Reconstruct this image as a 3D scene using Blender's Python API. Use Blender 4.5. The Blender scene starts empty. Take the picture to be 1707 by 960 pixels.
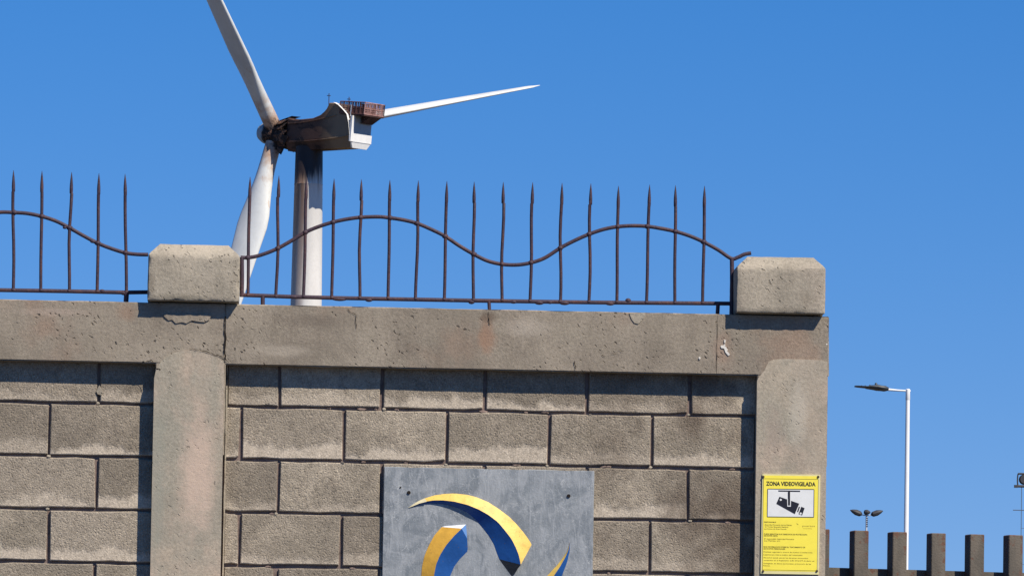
import bpy, bmesh, math, random
from mathutils import Vector, Matrix, noise
random.seed(7)
scene = bpy.context.scene
COL = scene.collection
PI = math.pi
R = math.radians

# ---------------------------------------------------------------- camera
CAM = Vector((-0.16, -25.6, 1.5))
YAW, PITCH, ROLL, FPX = 0.0420534, 0.0852715, 0.0171426, 10739.2   # focal length in photo pixels (1707 wide)
fwd = Vector((math.sin(YAW)*math.cos(PITCH), math.cos(YAW)*math.cos(PITCH), math.sin(PITCH)))
r0 = Vector((math.cos(YAW), -math.sin(YAW), 0)); u0 = r0.cross(fwd)
RT = r0*math.cos(ROLL) + u0*math.sin(ROLL)
UP = -r0*math.sin(ROLL) + u0*math.cos(ROLL)
cam = bpy.data.cameras.new('camera'); co = bpy.data.objects.new('camera', cam); COL.objects.link(co)
cam.sensor_width = 36.0; cam.lens = 36.0*FPX/1707.0
cam.clip_start = 0.5; cam.clip_end = 6000
m = Matrix((RT, UP, -fwd)).transposed().to_4x4(); m.translation = CAM
co.matrix_world = m
scene.camera = co

# ---------------------------------------------------------------- light
SUN_AZ, SUN_EL = R(42), R(48)                # azimuth measured from the wall's normal towards the right
to_sun = Vector((math.sin(SUN_AZ)*math.cos(SUN_EL), -math.cos(SUN_AZ)*math.cos(SUN_EL), math.sin(SUN_EL)))
sl = bpy.data.lights.new('sun', 'SUN'); so = bpy.data.objects.new('sun', sl); COL.objects.link(so)
sl.energy = 4.9; sl.angle = R(0.5); sl.color = (1.0, 0.92, 0.80)
so.rotation_euler = to_sun.to_track_quat('Z', 'Y').to_euler()
so.location = (20, -20, 30)
world = bpy.data.worlds.new("World"); scene.world = world; world.use_nodes = True
wn, wl = world.node_tree.nodes, world.node_tree.links
sky = wn.new('ShaderNodeTexSky'); sky.sky_type = 'NISHITA'; sky.sun_disc = False
sky.sun_elevation = SUN_EL; sky.sun_rotation = math.atan2(to_sun.x, to_sun.y)
sky.altitude = 0; sky.air_density = 1.0; sky.dust_density = 0.0; sky.ozone_density = 6.0
tc = wn.new('ShaderNodeTexCoord'); lift = wn.new('ShaderNodeVectorMath'); lift.operation = 'ADD'
lift.inputs[1].default_value = (0, 0, 0.06)   # keeps the pale band of the horizon just below the roofs
nrm = wn.new('ShaderNodeVectorMath'); nrm.operation = 'NORMALIZE'
wl.new(tc.outputs['Generated'], lift.inputs[0]); wl.new(lift.outputs[0], nrm.inputs[0]); wl.new(nrm.outputs[0], sky.inputs[0])
tint = wn.new('ShaderNodeMix'); tint.data_type = 'RGBA'; tint.blend_type = 'MULTIPLY'; tint.inputs[0].default_value = 1.0
tint.inputs[7].default_value = (1.0, 0.83, 1.0, 1)
hsv = wn.new('ShaderNodeHueSaturation'); hsv.inputs['Saturation'].default_value = 1.37
wl.new(sky.outputs[0], hsv.inputs['Color']); wl.new(hsv.outputs[0], tint.inputs[6]); wl.new(tint.outputs[2], wn['Background'].inputs[0])
wn['Background'].inputs[1].default_value = 0.091
scene.view_settings.view_transform = 'Standard'; scene.view_settings.look = 'None'
scene.view_settings.exposure = 0.25; scene.view_settings.gamma = 1.0

# ---------------------------------------------------------------- helpers
def ray(px, py):
    return (fwd + RT*((px-853.5)/FPX) - UP*((py-480)/FPX))
def W(px, py, y=0.0):
    """point of the plane at depth y that is seen at a photo pixel"""
    d = ray(px, py); return CAM + d*((y-CAM.y)/d.y)
def obj(name, me, mat=None, parent=None):
    if isinstance(me, bmesh.types.BMesh):
        b = me; me = bpy.data.meshes.new(name); b.normal_update(); b.to_mesh(me); b.free()
    if mat is not None and not me.materials: me.materials.append(mat)
    o = bpy.data.objects.new(name, me); COL.objects.link(o)
    if parent: o.parent = parent
    return o
def empty(name, loc, label, cat, group=None):
    o = bpy.data.objects.new(name, None); COL.objects.link(o); o.location = loc
    o.empty_display_size = .2; o['label'] = label; o['category'] = cat
    if group: o['group'] = group
    return o
def smooth(o, ang=40):
    for p in o.data.polygons: p.use_smooth = True
    o.data.set_sharp_from_angle(angle=R(ang))
    return o
def gridbox(x0, x1, y0, y1, z0, z1, cell=(.03, .06, .03), amp=.002, chip=.004, seed=0.0, bev=.004):
    """box of fine quads whose faces wander and whose arrises are rounded and chipped"""
    n = [max(1, int(round((b-a)/c))) for a, b, c in ((x0, x1, cell[0]), (y0, y1, cell[1]), (z0, z1, cell[2]))]
    lo, hi = (x0, y0, z0), (x1, y1, z1)
    ticks = []
    for k in range(3):
        t = [lo[k]+(hi[k]-lo[k])*i/n[k] for i in range(n[k]+1)]
        if bev and n[k] > 1: t = [t[0], t[0]+bev] + t[1:-1] + [t[-1]-bev, t[-1]]
        ticks.append(t)
    b = bmesh.new(); V = {}
    def vert(i):
        if i in V: return V[i]
        p = Vector([ticks[k][i[k]] for k in range(3)])
        ext = [(-1 if i[k] == 0 else (1 if i[k] == len(ticks[k])-1 else 0)) for k in range(3)]
        ne = sum(1 for e in ext if e)
        q = p.copy()
        s = Vector((seed, seed*1.7, -seed))
        if ne >= 2:
            c = bev*.5 + chip*max(0, noise.noise(p*14+s))*2.2 + chip*.5*abs(noise.noise(p*60+s))
            for k in range(3):
                if ext[k]: q[k] -= ext[k]*c
        for k in range(3):
            if ext[k]: q[k] += ext[k]*amp*(noise.noise(p*5+s+Vector((k*9, 0, 0)))+.5*noise.noise(p*21+s))
        V[i] = b.verts.new(q); return V[i]
    L = [len(t)-1 for t in ticks]
    for ax in range(3):
        a1, a2 = (ax+1) % 3, (ax+2) % 3
        for side in (0, L[ax]):
            for i in range(L[a1]):
                for j in range(L[a2]):
                    f = []
                    for di, dj in ((0, 0), (1, 0), (1, 1), (0, 1)):
                        t = [0, 0, 0]; t[ax] = side; t[a1] = i+di; t[a2] = j+dj; f.append(vert(tuple(t)))
                    if side == 0: f.reverse()
                    b.faces.new(f)
    return b
def add_box(b, x0, x1, y0, y1, z0, z1):
    v = [b.verts.new((x, y, z)) for z in (z0, z1) for y in (y0, y1) for x in (x0, x1)]
    for f in ((0, 2, 3, 1), (4, 5, 7, 6), (0, 1, 5, 4), (2, 6, 7, 3), (0, 4, 6, 2), (1, 3, 7, 5)):
        b.faces.new([v[i] for i in f])
def add_obox(b, c, ax, ay, az, sx, sy, sz):
    v = [b.verts.new(c+ax*(i*sx/2)+ay*(j*sy/2)+az*(k*sz/2)) for k in (-1, 1) for j in (-1, 1) for i in (-1, 1)]
    for f in ((0, 2, 3, 1), (4, 5, 7, 6), (0, 1, 5, 4), (2, 6, 7, 3), (0, 4, 6, 2), (1, 3, 7, 5)):
        b.faces.new([v[i] for i in f])
def add_tube(b, pts, rad, n=8, caps=True, squash=1.0):
    rings = []
    N = len(pts)
    prev = None
    for i, p in enumerate(pts):
        t = (pts[min(i+1, N-1)]-pts[max(i-1, 0)]).normalized()
        if prev is None:
            a = t.cross(Vector((0, 1, 0)))
            if a.length < .1: a = t.cross(Vector((1, 0, 0)))
        else: a = prev - t*prev.dot(t)
        a.normalize(); prev = a; c = t.cross(a)
        rr = rad[i] if isinstance(rad, (list, tuple)) else rad
        rings.append([b.verts.new(p+a*(rr*math.cos(2*PI*k/n))+c*(rr*squash*math.sin(2*PI*k/n))) for k in range(n)])
    for q, s in zip(rings, rings[1:]):
        for k in range(n): b.faces.new([q[k], q[(k+1) % n], s[(k+1) % n], s[k]])
    if caps:
        b.faces.new(list(reversed(rings[0]))); b.faces.new(rings[-1])
def prism(b, outline, y0, y1):
    """outline: list of (x, z), counter-clockwise seen from -y; y0 is the front"""
    f = [b.verts.new((x, y0, z)) for x, z in outline]; k = [b.verts.new((x, y1, z)) for x, z in outline]
    b.faces.new(f); b.faces.new(list(reversed(k)))
    n = len(f)
    for i in range(n): b.faces.new([f[(i+1) % n], f[i], k[i], k[(i+1) % n]])

# ---------------------------------------------------------------- materials
def newmat(name, rough=.8, spec=.3, metal=0.0):
    m = bpy.data.materials.new(name); m.use_nodes = True
    p = m.node_tree.nodes['Principled BSDF']
    p.inputs['Roughness'].default_value = rough; p.inputs['Specular IOR Level'].default_value = spec
    p.inputs['Metallic'].default_value = metal
    return m, m.node_tree.nodes, m.node_tree.links, p
class NT:
    """small node-building vocabulary"""
    def __init__(s, m): s.n, s.l = m.node_tree.nodes, m.node_tree.links
    def inp(s, sock, v):
        if hasattr(v, 'is_output'): s.l.new(v, sock)
        elif isinstance(v, (tuple, list)) and len(v) == 3 and sock.type == 'RGBA': sock.default_value = (*v, 1)
        else: sock.default_value = v
    def coord(s, which='Object'): return s.n.new('ShaderNodeTexCoord').outputs[which]
    def pos(s): return s.n.new('ShaderNodeNewGeometry').outputs['Position']
    def rand(s): return s.n.new('ShaderNodeObjectInfo').outputs['Random']
    def mapping(s, v, scale=(1, 1, 1), loc=(0, 0, 0), rot=(0, 0, 0)):
        k = s.n.new('ShaderNodeMapping'); s.l.new(v, k.inputs[0]); s.inp(k.inputs[1], loc)
        k.inputs[2].default_value = rot; k.inputs[3].default_value = scale; return k.outputs[0]
    def noise(s, v, scale, detail=4, rough=.55, w=None, dist=0.0):
        k = s.n.new('ShaderNodeTexNoise')
        if w is not None: k.noise_dimensions = '4D'; s.inp(k.inputs['W'], w)
        s.l.new(v, k.inputs['Vector']); k.inputs['Scale'].default_value = scale
        k.inputs['Detail'].default_value = detail; k.inputs['Roughness'].default_value = rough
        k.inputs['Distortion'].default_value = dist
        return k.outputs[0]
    def voro(s, v, scale, feat='F1', rnd=1.0):
        k = s.n.new('ShaderNodeTexVoronoi'); k.feature = feat; s.l.new(v, k.inputs['Vector'])
        k.inputs['Scale'].default_value = scale; k.inputs['Randomness'].default_value = rnd; return k.outputs[0]
    def ramp(s, v, a, b, lo=0.0, hi=1.0):
        k = s.n.new('ShaderNodeMapRange'); k.interpolation_type = 'SMOOTHSTEP'
        s.l.new(v, k.inputs[0]); k.inputs[1].default_value = a; k.inputs[2].default_value = b
        k.inputs[3].default_value = lo; k.inputs[4].default_value = hi; return k.outputs[0]
    def math(s, op, a, b=0.0):
        k = s.n.new('ShaderNodeMath'); k.operation = op; s.inp(k.inputs[0], a); s.inp(k.inputs[1], b); return k.outputs[0]
    def mix(s, f, a, b, mode='MIX'):
        k = s.n.new('ShaderNodeMix'); k.data_type = 'RGBA'; k.blend_type = mode
        s.inp(k.inputs[0], f); s.inp(k.inputs[6], a); s.inp(k.inputs[7], b); return k.outputs[2]
    def sep(s, v):
        k = s.n.new('ShaderNodeSeparateXYZ'); s.l.new(v, k.inputs[0]); return k.outputs
    def bump(s, h, dist, strength=1.0, normal=None):
        k = s.n.new('ShaderNodeBump'); s.l.new(h, k.inputs['Height']); k.inputs['Distance'].default_value = dist
        k.inputs['Strength'].default_value = strength
        if normal is not None: s.l.new(normal, k.inputs['Normal'])
        return k.outputs[0]

def concrete(name, c1, c2, c3, pit=1.0, grain=1.0, warm=(.33, .225, .16), seed=0.0, streak=.4, spots=(), bands=0.0):
    m, n, l, p = newmat(name, .92, .15); t = NT(m); v = t.mapping(t.pos(), loc=(seed, 0, seed))
    big = t.noise(v, 2.3, 4, .6, dist=.5); mid = t.noise(v, 9, 6, .62); fine = t.noise(v, 90, 4, .7); hair = t.noise(v, 330, 3, .7)
    c = t.mix(t.ramp(big, .36, .66), c1, c2)
    c = t.mix(t.ramp(mid, .42, .72, 0, .75), c, c3)
    pk = t.noise(t.mapping(v, scale=(1, 1, .8), loc=(5, 3, 9)), 3.6, 4, .6)
    c = t.mix(t.ramp(pk, .52, .70, 0, .6), c, warm)
    st = t.noise(t.mapping(v, scale=(1, 1, .12)), 9, 4, .6)
    c = t.mix(t.ramp(st, .5, .75, 0, streak), c, tuple(x*.62 for x in c1))
    c = t.mix(t.math('MULTIPLY', t.ramp(fine, .3, .72, .72, 1.16), 1.0), (0, 0, 0), c) if False else c
    f = t.ramp(fine, .28, .74, .80, 1.14); h = t.ramp(hair, .25, .75, .86, 1.12)
    k = n.new('ShaderNodeVectorMath'); k.operation = 'SCALE'; l.new(c, k.inputs[0]); l.new(t.math('MULTIPLY', f, h), k.inputs[3]); c = k.outputs[0]
    cl = t.noise(v, 1.1, 5, .7, dist=1.4); c = t.mix(t.ramp(cl, .50, .64, 0, .42), c, tuple(x*.70 for x in c1)); c = t.mix(t.ramp(cl, .48, .34, 0, .38), c, tuple(min(.6, x*1.18) for x in c2))
    fl = t.noise(v, 22, 6, .78, dist=1.0); c = t.mix(t.ramp(fl, .56, .68, 0, .40), c, tuple(x*.72 for x in c1)); c = t.mix(t.ramp(fl, .40, .30, 0, .35), c, tuple(min(.6, x*1.2) for x in c2))
    if bands:
        bx = t.noise(t.mapping(v, scale=(1, 1, .09), loc=(1.3, 0, .4)), 7.5, 3, .5); c = t.mix(t.ramp(bx, .44, .60, 0, bands), c, warm)
    for (pt_, rx, rz, colr, amt) in spots:
        dd = n.new('ShaderNodeVectorMath'); dd.operation = 'LENGTH'; mp = t.mapping(t.pos(), loc=(-pt_[0]/rx, 0, -pt_[2]/rz), scale=(1/rx, 0, 1/rz)); l.new(mp, dd.inputs[0])
        rr_ = t.math('ADD', dd.outputs['Value'], t.math('MULTIPLY', t.math('SUBTRACT', t.noise(v, 18, 5, .7), .5), 1.3)); c = t.mix(t.ramp(rr_, .25, 1.1, amt, 0), c, colr)
    # pits: sparse oblong holes
    wv = n.new('ShaderNodeVectorMath'); wv.operation = 'MULTIPLY_ADD'; cn = n.new('ShaderNodeTexNoise'); cn.inputs['Scale'].default_value = 60; l.new(v, cn.inputs['Vector'])
    l.new(cn.outputs['Color'], wv.inputs[0]); wv.inputs[1].default_value = (.022, .022, .022); l.new(v, wv.inputs[2])
    d1 = t.voro(t.mapping(t.mapping(wv.outputs[0], rot=(0, -.7, 0)), scale=(1, 1, 2.4)), 30); msk = t.noise(v, 4.2, 4, .65)
    hole = t.math('MULTIPLY', t.ramp(d1, .10, .24, 1, 0), t.ramp(msk, .48, .60))
    d2 = t.voro(t.mapping(wv.outputs[0], scale=(1.5, 1, 1), loc=(3, 1, 7)), 12); hole2 = t.math('MULTIPLY', t.ramp(d2, .05, .085, 1, 0), t.ramp(t.noise(v, 4, 2, .5), .50, .56))
    hole = t.math('MULTIPLY', t.math('MAXIMUM', hole, hole2), pit)
    c = t.mix(t.math('MULTIPLY', hole, .8), c, (.05, .04, .035))
    l.new(c, p.inputs['Base Color'])
    hgt = t.math('SUBTRACT', t.math('ADD', t.math('MULTIPLY', fine, .5*grain), t.math('ADD', t.math('MULTIPLY', hair, .22*grain), t.math('MULTIPLY', mid, .7))), t.math('MULTIPLY', hole, 1.3))
    l.new(t.bump(hgt, .0045, .9), p.inputs['Normal'])
    return m

def block_mat(name):
    m, n, l, p = newmat(name, .95, .12); t = NT(m); v = t.pos(); rd = t.rand(); o = t.coord('Object')
    w = t.math('MULTIPLY', rd, 37.0)
    big = t.noise(v, 4.5, 4, .6, w=w, dist=.6); mid = t.noise(v, 24, 5, .65); fine = t.noise(v, 150, 3, .75); grit = t.noise(v, 420, 3, .7)
    c = t.mix(t.ramp(big, .36, .66), (.30, .255, .192), (.455, .385, .290))
    c = t.mix(t.ramp(rd, 0, 1, 0, .6), c, (.225, .187, .143)); c = t.mix(t.ramp(t.math('FRACT', t.math('MULTIPLY', rd, 5.1)), .55, 1, 0, .55), c, (.50, .425, .325))
    c = t.mix(t.ramp(t.noise(t.mapping(v, scale=(1, 1, .14)), 11, 5, .65), .58, .78, 0, .4), c, (.19, .155, .12))
    c = t.mix(t.ramp(mid, .45, .75, 0, .55), c, (.21, .175, .135))
    # pale lime bloom lying along the lower arris of each block, with a broken upper edge
    z = t.sep(o)[2]; x = t.sep(v)[0]
    edge = t.math('ADD', t.math('MULTIPLY', t.noise(t.mapping(v, scale=(1, 1, .5)), 5, 6, .7, w=w), .22), t.math('SUBTRACT', t.math('MULTIPLY', t.math('FRACT', t.math('MULTIPLY', rd, 7.7)), .045), .180))
    bl = t.ramp(t.math('SUBTRACT', z, edge), -.026, .006, 1, 0)
    on = t.ramp(t.math('FRACT', t.math('MULTIPLY', rd, 17.3)), .1, .9, .5, 1)
    bl = t.math('MULTIPLY', t.math('MULTIPLY', bl, on), .85)
    c = t.mix(bl, c, (.56, .475, .365))
    # grimy patch of blocks near the right pillar
    dk = t.noise(v, 3.1, 3, .6); g = t.math('MULTIPLY', t.ramp(dk, .40, .62), t.ramp(x, .9, 1.75, 0, .85))
    c = t.mix(g, c, (.15, .115, .085))
    k = n.new('ShaderNodeVectorMath'); k.operation = 'SCALE'; l.new(c, k.inputs[0])
    l.new(t.math('MULTIPLY', t.math('MULTIPLY', t.ramp(fine, .30, .70, .72, 1.22), t.ramp(t.noise(v, 52, 4, .7, w=w), .3, .7, .84, 1.14)), t.ramp(grit, .3, .7, .80, 1.18)), k.inputs[3])
    l.new(k.outputs[0], p.inputs['Base Color'])
    pores = t.ramp(t.voro(v, 95), .15, .42, -1, 0)
    smoothed = t.math('SUBTRACT', 1.0, t.math('MULTIPLY', bl, .9))
    h = t.math('MULTIPLY', t.math('ADD', t.math('ADD', t.math('MULTIPLY', fine, 1.0), t.math('MULTIPLY', grit, .4)), t.math('MULTIPLY', pores, .35)), smoothed)
    h = t.math('ADD', h, t.math('MULTIPLY', mid, .6))
    l.new(t.bump(h, .0042, 1.0), p.inputs['Normal'])
    return m

def simple(name, c, rough=.6, var=.15, scale=20, metal=0.0, spec=.4, dirt=None, bump=0.0):
    m, n, l, p = newmat(name, rough, spec, metal); t = NT(m); v = t.coord('Object')
    nz = t.noise(v, scale, 5, .6)
    dark = dirt or tuple(x*(1-var*2) for x in c)
    l.new(t.mix(t.ramp(nz, .42, .72, 0, .8), c, dark), p.inputs['Base Color'])
    if bump: l.new(t.bump(nz, bump), p.inputs['Normal'])
    return m

M_block = block_mat('concrete_block_face')
M_beam = concrete('cast_concrete_beam', (.265, .222, .170), (.362, .308, .236), (.315, .270, .206), 1.0, spots=((W(812, 560), .045, .09, (.33, .19, .12), .65), (W(816, 528), .05, .03, (.12, .085, .06), .6), (W(1205, 585), .05, .09, (.36, .24, .17), .5), (W(210, 520), .05, .05, (.30, .19, .13), .5), (W(520, 535), .14, .035, (.16, .13, .10), .5), (W(880, 545), .12, .05, (.46, .40, .32), .5), (W(470, 585), .16, .03, (.44, .38, .30), .5), (W(90, 520), .2, .02, (.42, .33, .26), .5)))
M_pill = concrete('rendered_pillar', (.355, .322, .25), (.45, .375, .28), (.375, .335, .258), .35, .8, warm=(.56, .42, .315), seed=3.3, streak=.3, bands=.2, spots=((W(330, 790), .085, .30, (.60, .45, .345), .75), (W(262, 800), .04, .5, (.30, .295, .235), .6), (W(1330, 690), .05, .16, (.50, .45, .36), .6), (W(1290, 720), .05, .12, (.34, .27, .215), .5)))
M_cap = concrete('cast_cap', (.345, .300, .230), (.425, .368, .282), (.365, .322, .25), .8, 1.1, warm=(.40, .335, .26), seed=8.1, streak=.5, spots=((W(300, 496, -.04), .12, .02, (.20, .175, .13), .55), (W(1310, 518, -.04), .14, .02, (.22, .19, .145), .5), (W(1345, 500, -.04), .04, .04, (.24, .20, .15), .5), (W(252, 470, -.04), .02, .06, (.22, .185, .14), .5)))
M_mortar = simple('recessed_mortar', (.22, .165, .14), .95, .25, 25, spec=.1, bump=.006)
M_debris = simple('lime_spatter', (.72, .68, .6), .9, .1, 60)

# rusty painted iron
def iron(name, base=(.052, .032, .045), rust=(.085, .042, .042)):
    m, n, l, p = newmat(name, .62, .35); t = NT(m); v = t.pos()
    a = t.noise(v, 16, 5, .65); b = t.noise(v, 70, 3, .6)
    c = t.mix(t.ramp(a, .45, .66), base, rust); c = t.mix(t.ramp(b, .5, .75, 0, .6), c, (.035, .025, .035))
    l.new(c, p.inputs['Base Color']); l.new(t.bump(b, .002), p.inputs['Normal']); return m
M_iron = iron('rusty_iron')

# ---------------------------------------------------------------- ground
def structure(name, b, mat):
    o = obj(name, b, mat); o['kind'] = 'structure'; return o
M_asph = simple('asphalt', (.055, .053, .05), .95, .2, 30, bump=.004)
M_earth = simple('dry_ground', (.09, .075, .055), .95, .2, .4)
M_pave = simple('pavement_concrete', (.10, .092, .08), .95, .15, 6)
b = bmesh.new(); bmesh.ops.create_grid(b, x_segments=8, y_segments=8, size=2500); structure('ground', b, M_earth)
b = bmesh.new(); add_box(b, -60, 60, -34, -2.2, -.2, .004); structure('road', b, M_asph)
b = bmesh.new(); add_box(b, -60, 60, -2.2, .4, -.2, .13); structure('pavement', b, M_pave)

# ---------------------------------------------------------------- block wall
wall = empty('block_wall', (0.7, .15, .0), 'weathered grey concrete block wall with pillars, top beam and chamfered caps', 'wall')
WO = Vector(wall.location)
def wpart(name, b, mat):
    bmesh.ops.translate(b, verts=b.verts, vec=-WO); return obj(name, b, mat, wall)
RC = .060                               # depth of the block panels behind the beam face
XL0, XL1 = W(256, 780).x, W(373.5, 780).x     # left visible pillar
XR0, XR1 = W(1260.5, 780).x, W(1378.5, 780).x
BAY = XR0-XL1
XF1 = XL0-BAY; XF0 = XF1-.28
ZB = 3.361; ZT = 3.603
TOPW = ZB+.05
def pillar(x0, x1, top, seed):
    ol = [(x0, .0), (x1, .0)] + top
    b = bmesh.new(); prism(b, ol, -.0025, .27)
    return b
def rounded_top(pts): return [(W(a, c).x, W(a, c).z) for a, c in pts]
lp = rounded_top([(373.5, 640), (373, 604), (366, 598), (352, 592), (335, 587), (318, 584.5), (303, 585), (290, 588), (278, 594), (268, 603), (260, 617), (257, 630)])
rp = rounded_top([(1379, 640), (1379, 604), (1376, 600.5), (1340, 599), (1310, 598), (1290, 599), (1282, 602), (1278, 609), (1274, 618), (1266, 627), (1262, 634)])
smooth(wpart('pillar', pillar(XL0, XL1, lp, 0), M_pill)); smooth(wpart('pillar', pillar(XR0, XR1, rp, 1), M_pill))
b = bmesh.new(); prism(b, [(XF0, 0), (XF1, 0), (XF1, 3.42), (XF0, 3.42)], -.0025, .27); wpart('pillar', b, M_pill)
xj = W(375, 560).x; xk = W(1195, 570).x
for k, (a, c) in enumerate(((XF0-.004, xj+.0012), (xj-.0012, xk+.003), (xk-.003, XR1+.002))):
    o = smooth(wpart('beam', gridbox(a, c, (0, .0008, .0)[k], .25, ZB, ZT, (.018, .08, .02), .0022, .0058, k*3.1+1, .004), M_beam), 35)
for a, c in ((XL0, XL1), (XR0, XR1)):      # the corner the beam fills beside each rounded render coat
    wpart('pillar_core', gridbox(a-.0005, c-.001, .0012, .24, 3.0, ZB+.004, (.03, .08, .03), .0012, .003, 4, .003), M_beam)
# caps: chamfered blocks, 42 mm proud of the beam
def cap(cx, w, seed):
    h0, h1, ch = 3.607, 3.790, .046
    b = gridbox(-w/2, w/2, -.180, .180, 0, h1+ch-h0, (.013, .013, .0115), 0, 0, seed, .003)
    for v in b.verts:
        top = h1-h0
        over = v.co.z-top
        if over > 0:
            for k, lim in ((0, w/2), (1, .18)):
                mx = lim-over*1.02
                if abs(v.co[k]) > mx: v.co[k] = math.copysign(mx, v.co[k])
    s = Vector((seed*7, seed, 0))
    for v in b.verts:
        p = v.co.copy()
        e = sum(1 for q in ((w/2-abs(p.x)) < .004, (.18-abs(p.y)) < .004, p.z < .004) if q)
        top = h1-h0
        if abs(p.z-top) < .008 or p.z > top+ch-.004: e += 1
        dirn = Vector((p.x, p.y, (p.z-.11)*1.3)).normalized()
        a = .0022*noise.noise(p*11+s) + .0010*noise.noise(p*55+s)
        if e >= 2: a -= .0016 + .011*max(0, noise.noise(p*22+s)-.05) + .003*abs(noise.noise(p*70+s))
        v.co += dirn*a
    bmesh.ops.remove_doubles(b, verts=b.verts, dist=1e-5)
    bmesh.ops.translate(b, verts=b.verts, vec=(cx, .133, h0))
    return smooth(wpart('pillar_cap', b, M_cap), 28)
c0, c1 = W(246, 480, -.042).x, W(399, 480, -.042).x
d0, d1 = W(1227, 500, -.042).x, W(1376, 500, -.042).x
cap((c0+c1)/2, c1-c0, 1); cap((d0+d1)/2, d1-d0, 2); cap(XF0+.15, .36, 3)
# mortar core behind the blocks
b = bmesh.new(); add_box(b, XL1-.02, XR0+.02, RC+.013, .2, .1, TOPW); wpart('mortar', b, M_mortar)
b = bmesh.new(); add_box(b, XF1-.02, XL0+.02, RC+.013, .2, .1, TOPW); wpart('mortar', b, M_mortar)
# blocks
MESH = {}
def block_mesh(L, H, var):
    key = (round(L, 3), round(H, 3), var)
    if key in MESH: return MESH[key]
    rnd = random.Random(hash(key) & 0xffff)
    nx = 5 if L > .2 else 3
    per = [(-L/2+L*i/nx, -H/2) for i in range(nx)] + [(L/2, -H/2)] + [(L/2-L*i/nx, H/2) for i in range(nx)] + [(-L/2, H/2)]
    j = lambda s: rnd.uniform(-s, s)
    b = bmesh.new()
    per = [(x+j(.0026), z+j(.0024)) for x, z in per]
    if rnd.random() < .6:
        k_ = rnd.choice((0, nx, nx+1, 2*nx+1)); per[k_] = (per[k_][0]*(1-.006/L*rnd.uniform(.5, 2)), per[k_][1]*(1-.006/H*rnd.uniform(.5, 2)))
    back = [b.verts.new((x, .013, z)) for x, z in per]
    mid = [b.verts.new((x+j(.0004), .0035+j(.001), z+j(.0004))) for x, z in per]
    fr = [b.verts.new((x*(1-.0065/L), j(.0005), z*(1-.008/H))) for x, z in per]
    n = len(per)
    for i in range(n):
        k = (i+1) % n
        b.faces.new([back[k], back[i], mid[i], mid[k]][::-1]); b.faces.new([mid[k], mid[i], fr[i], fr[k]][::-1])
    b.faces.new(fr)
    me = bpy.data.meshes.new('block'); b.normal_update(); b.to_mesh(me); b.free(); me.materials.append(M_block)
    MESH[key] = me; return me
def lay(xa, xb, joints_even, joints_odd):
    for row in range(16):
        zb = 3.2-.211*row+.0055                   # bottom arris of this course
        zt = zb+.199
        if row == 0: zt = TOPW
        if zt < .15: break
        zb = max(zb, .11)
        ph = joints_even if row % 2 == 0 else joints_odd
        k = math.ceil((xa-ph)/.41); xs = [xa-.003]
        while ph+k*.41 < xb-.02:
            x = ph+k*.41
            if x > xa+.03: xs.append(x+random.uniform(-.003, .003))
            k += 1
        xs.append(xb+.003)
        for i in range(len(xs)-1):
            g0 = .0 if i == 0 else .0055; g1 = .0 if i == len(xs)-2 else .0055
            if i == 0 and random.random() < .5 and xa > -1: g0 = .006
            L = round(xs[i+1]-g1-xs[i]-g0, 3)
            me = block_mesh(L, zt-zb, random.randrange(6) if L > .39 else 0)
            o = obj('block', me, None, wall)
            o.location = Vector(((xs[i]+g0+xs[i+1]-g1)/2, RC+random.uniform(-.0012, .0012), (zt+zb)/2))-WO
            o.rotation_euler = (random.uniform(-.002, .002), random.uniform(-.0012, .0012), random.uniform(-.002, .002))
lay(XL1+.004, XR0-.004, 0.0, -.152)
lay(XF1+.004, XL0-.004, -.72, -.91)
# blobs of mortar squeezed out at some joint crossings
for (px, py) in ((571, 771), (743, 774), (397, 769), (163, 672), (460, 856), (1084, 779), (1148, 691), (640, 682), (984, 692), (79, 848), (912, 776), (1150, 868), (81, 760)):
    p = W(px, py, RC+.002); b = bmesh.new(); bmesh.ops.create_icosphere(b, subdivisions=1, radius=.0075, matrix=Matrix.Translation(p) @ Matrix.Diagonal((1.1, .7, .75, 1)))
    for v in b.verts: v.co += (v.co-p)*random.uniform(-.3, .3)
    wpart('mortar_blob', b, M_cap)
b = bmesh.new(); prism(b, [(W(x, y).x, W(x, y).z) for x, y in reversed(((165, 640), (169, 646), (171, 654), (169, 657), (162, 655), (160, 650)))], RC-.006, RC+.004); wpart('mortar_blob', b, M_cap)
for k in range(26):
    px, row = random.uniform(380, 1235), random.randrange(4); py = (680, 768, 857, 945)[row]+(px-480)*.0188
    if row > 1 and 630 < px < 1000: continue
    p = W(px, py, RC+.006); b = bmesh.new(); bmesh.ops.create_icosphere(b, subdivisions=1, radius=1, matrix=Matrix.Translation(p) @ Matrix.Diagonal((random.uniform(.006, .022), .007, .0058, 1)))
    for v in b.verts: v.co += (v.co-p)*random.uniform(-.35, .25)
    wpart('mortar_blob', b, M_mortar)
# cut slivers: strip of mortar down the left side of the right-hand bay, dark gap at the right
b = gridbox(XL1+.001, XL1+.008, RC-.004, RC+.03, .12, ZB+.01, (.01, .02, .02), .0022, .002, 5, 0); wpart('mortar_fillet', b, M_pill)
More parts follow.
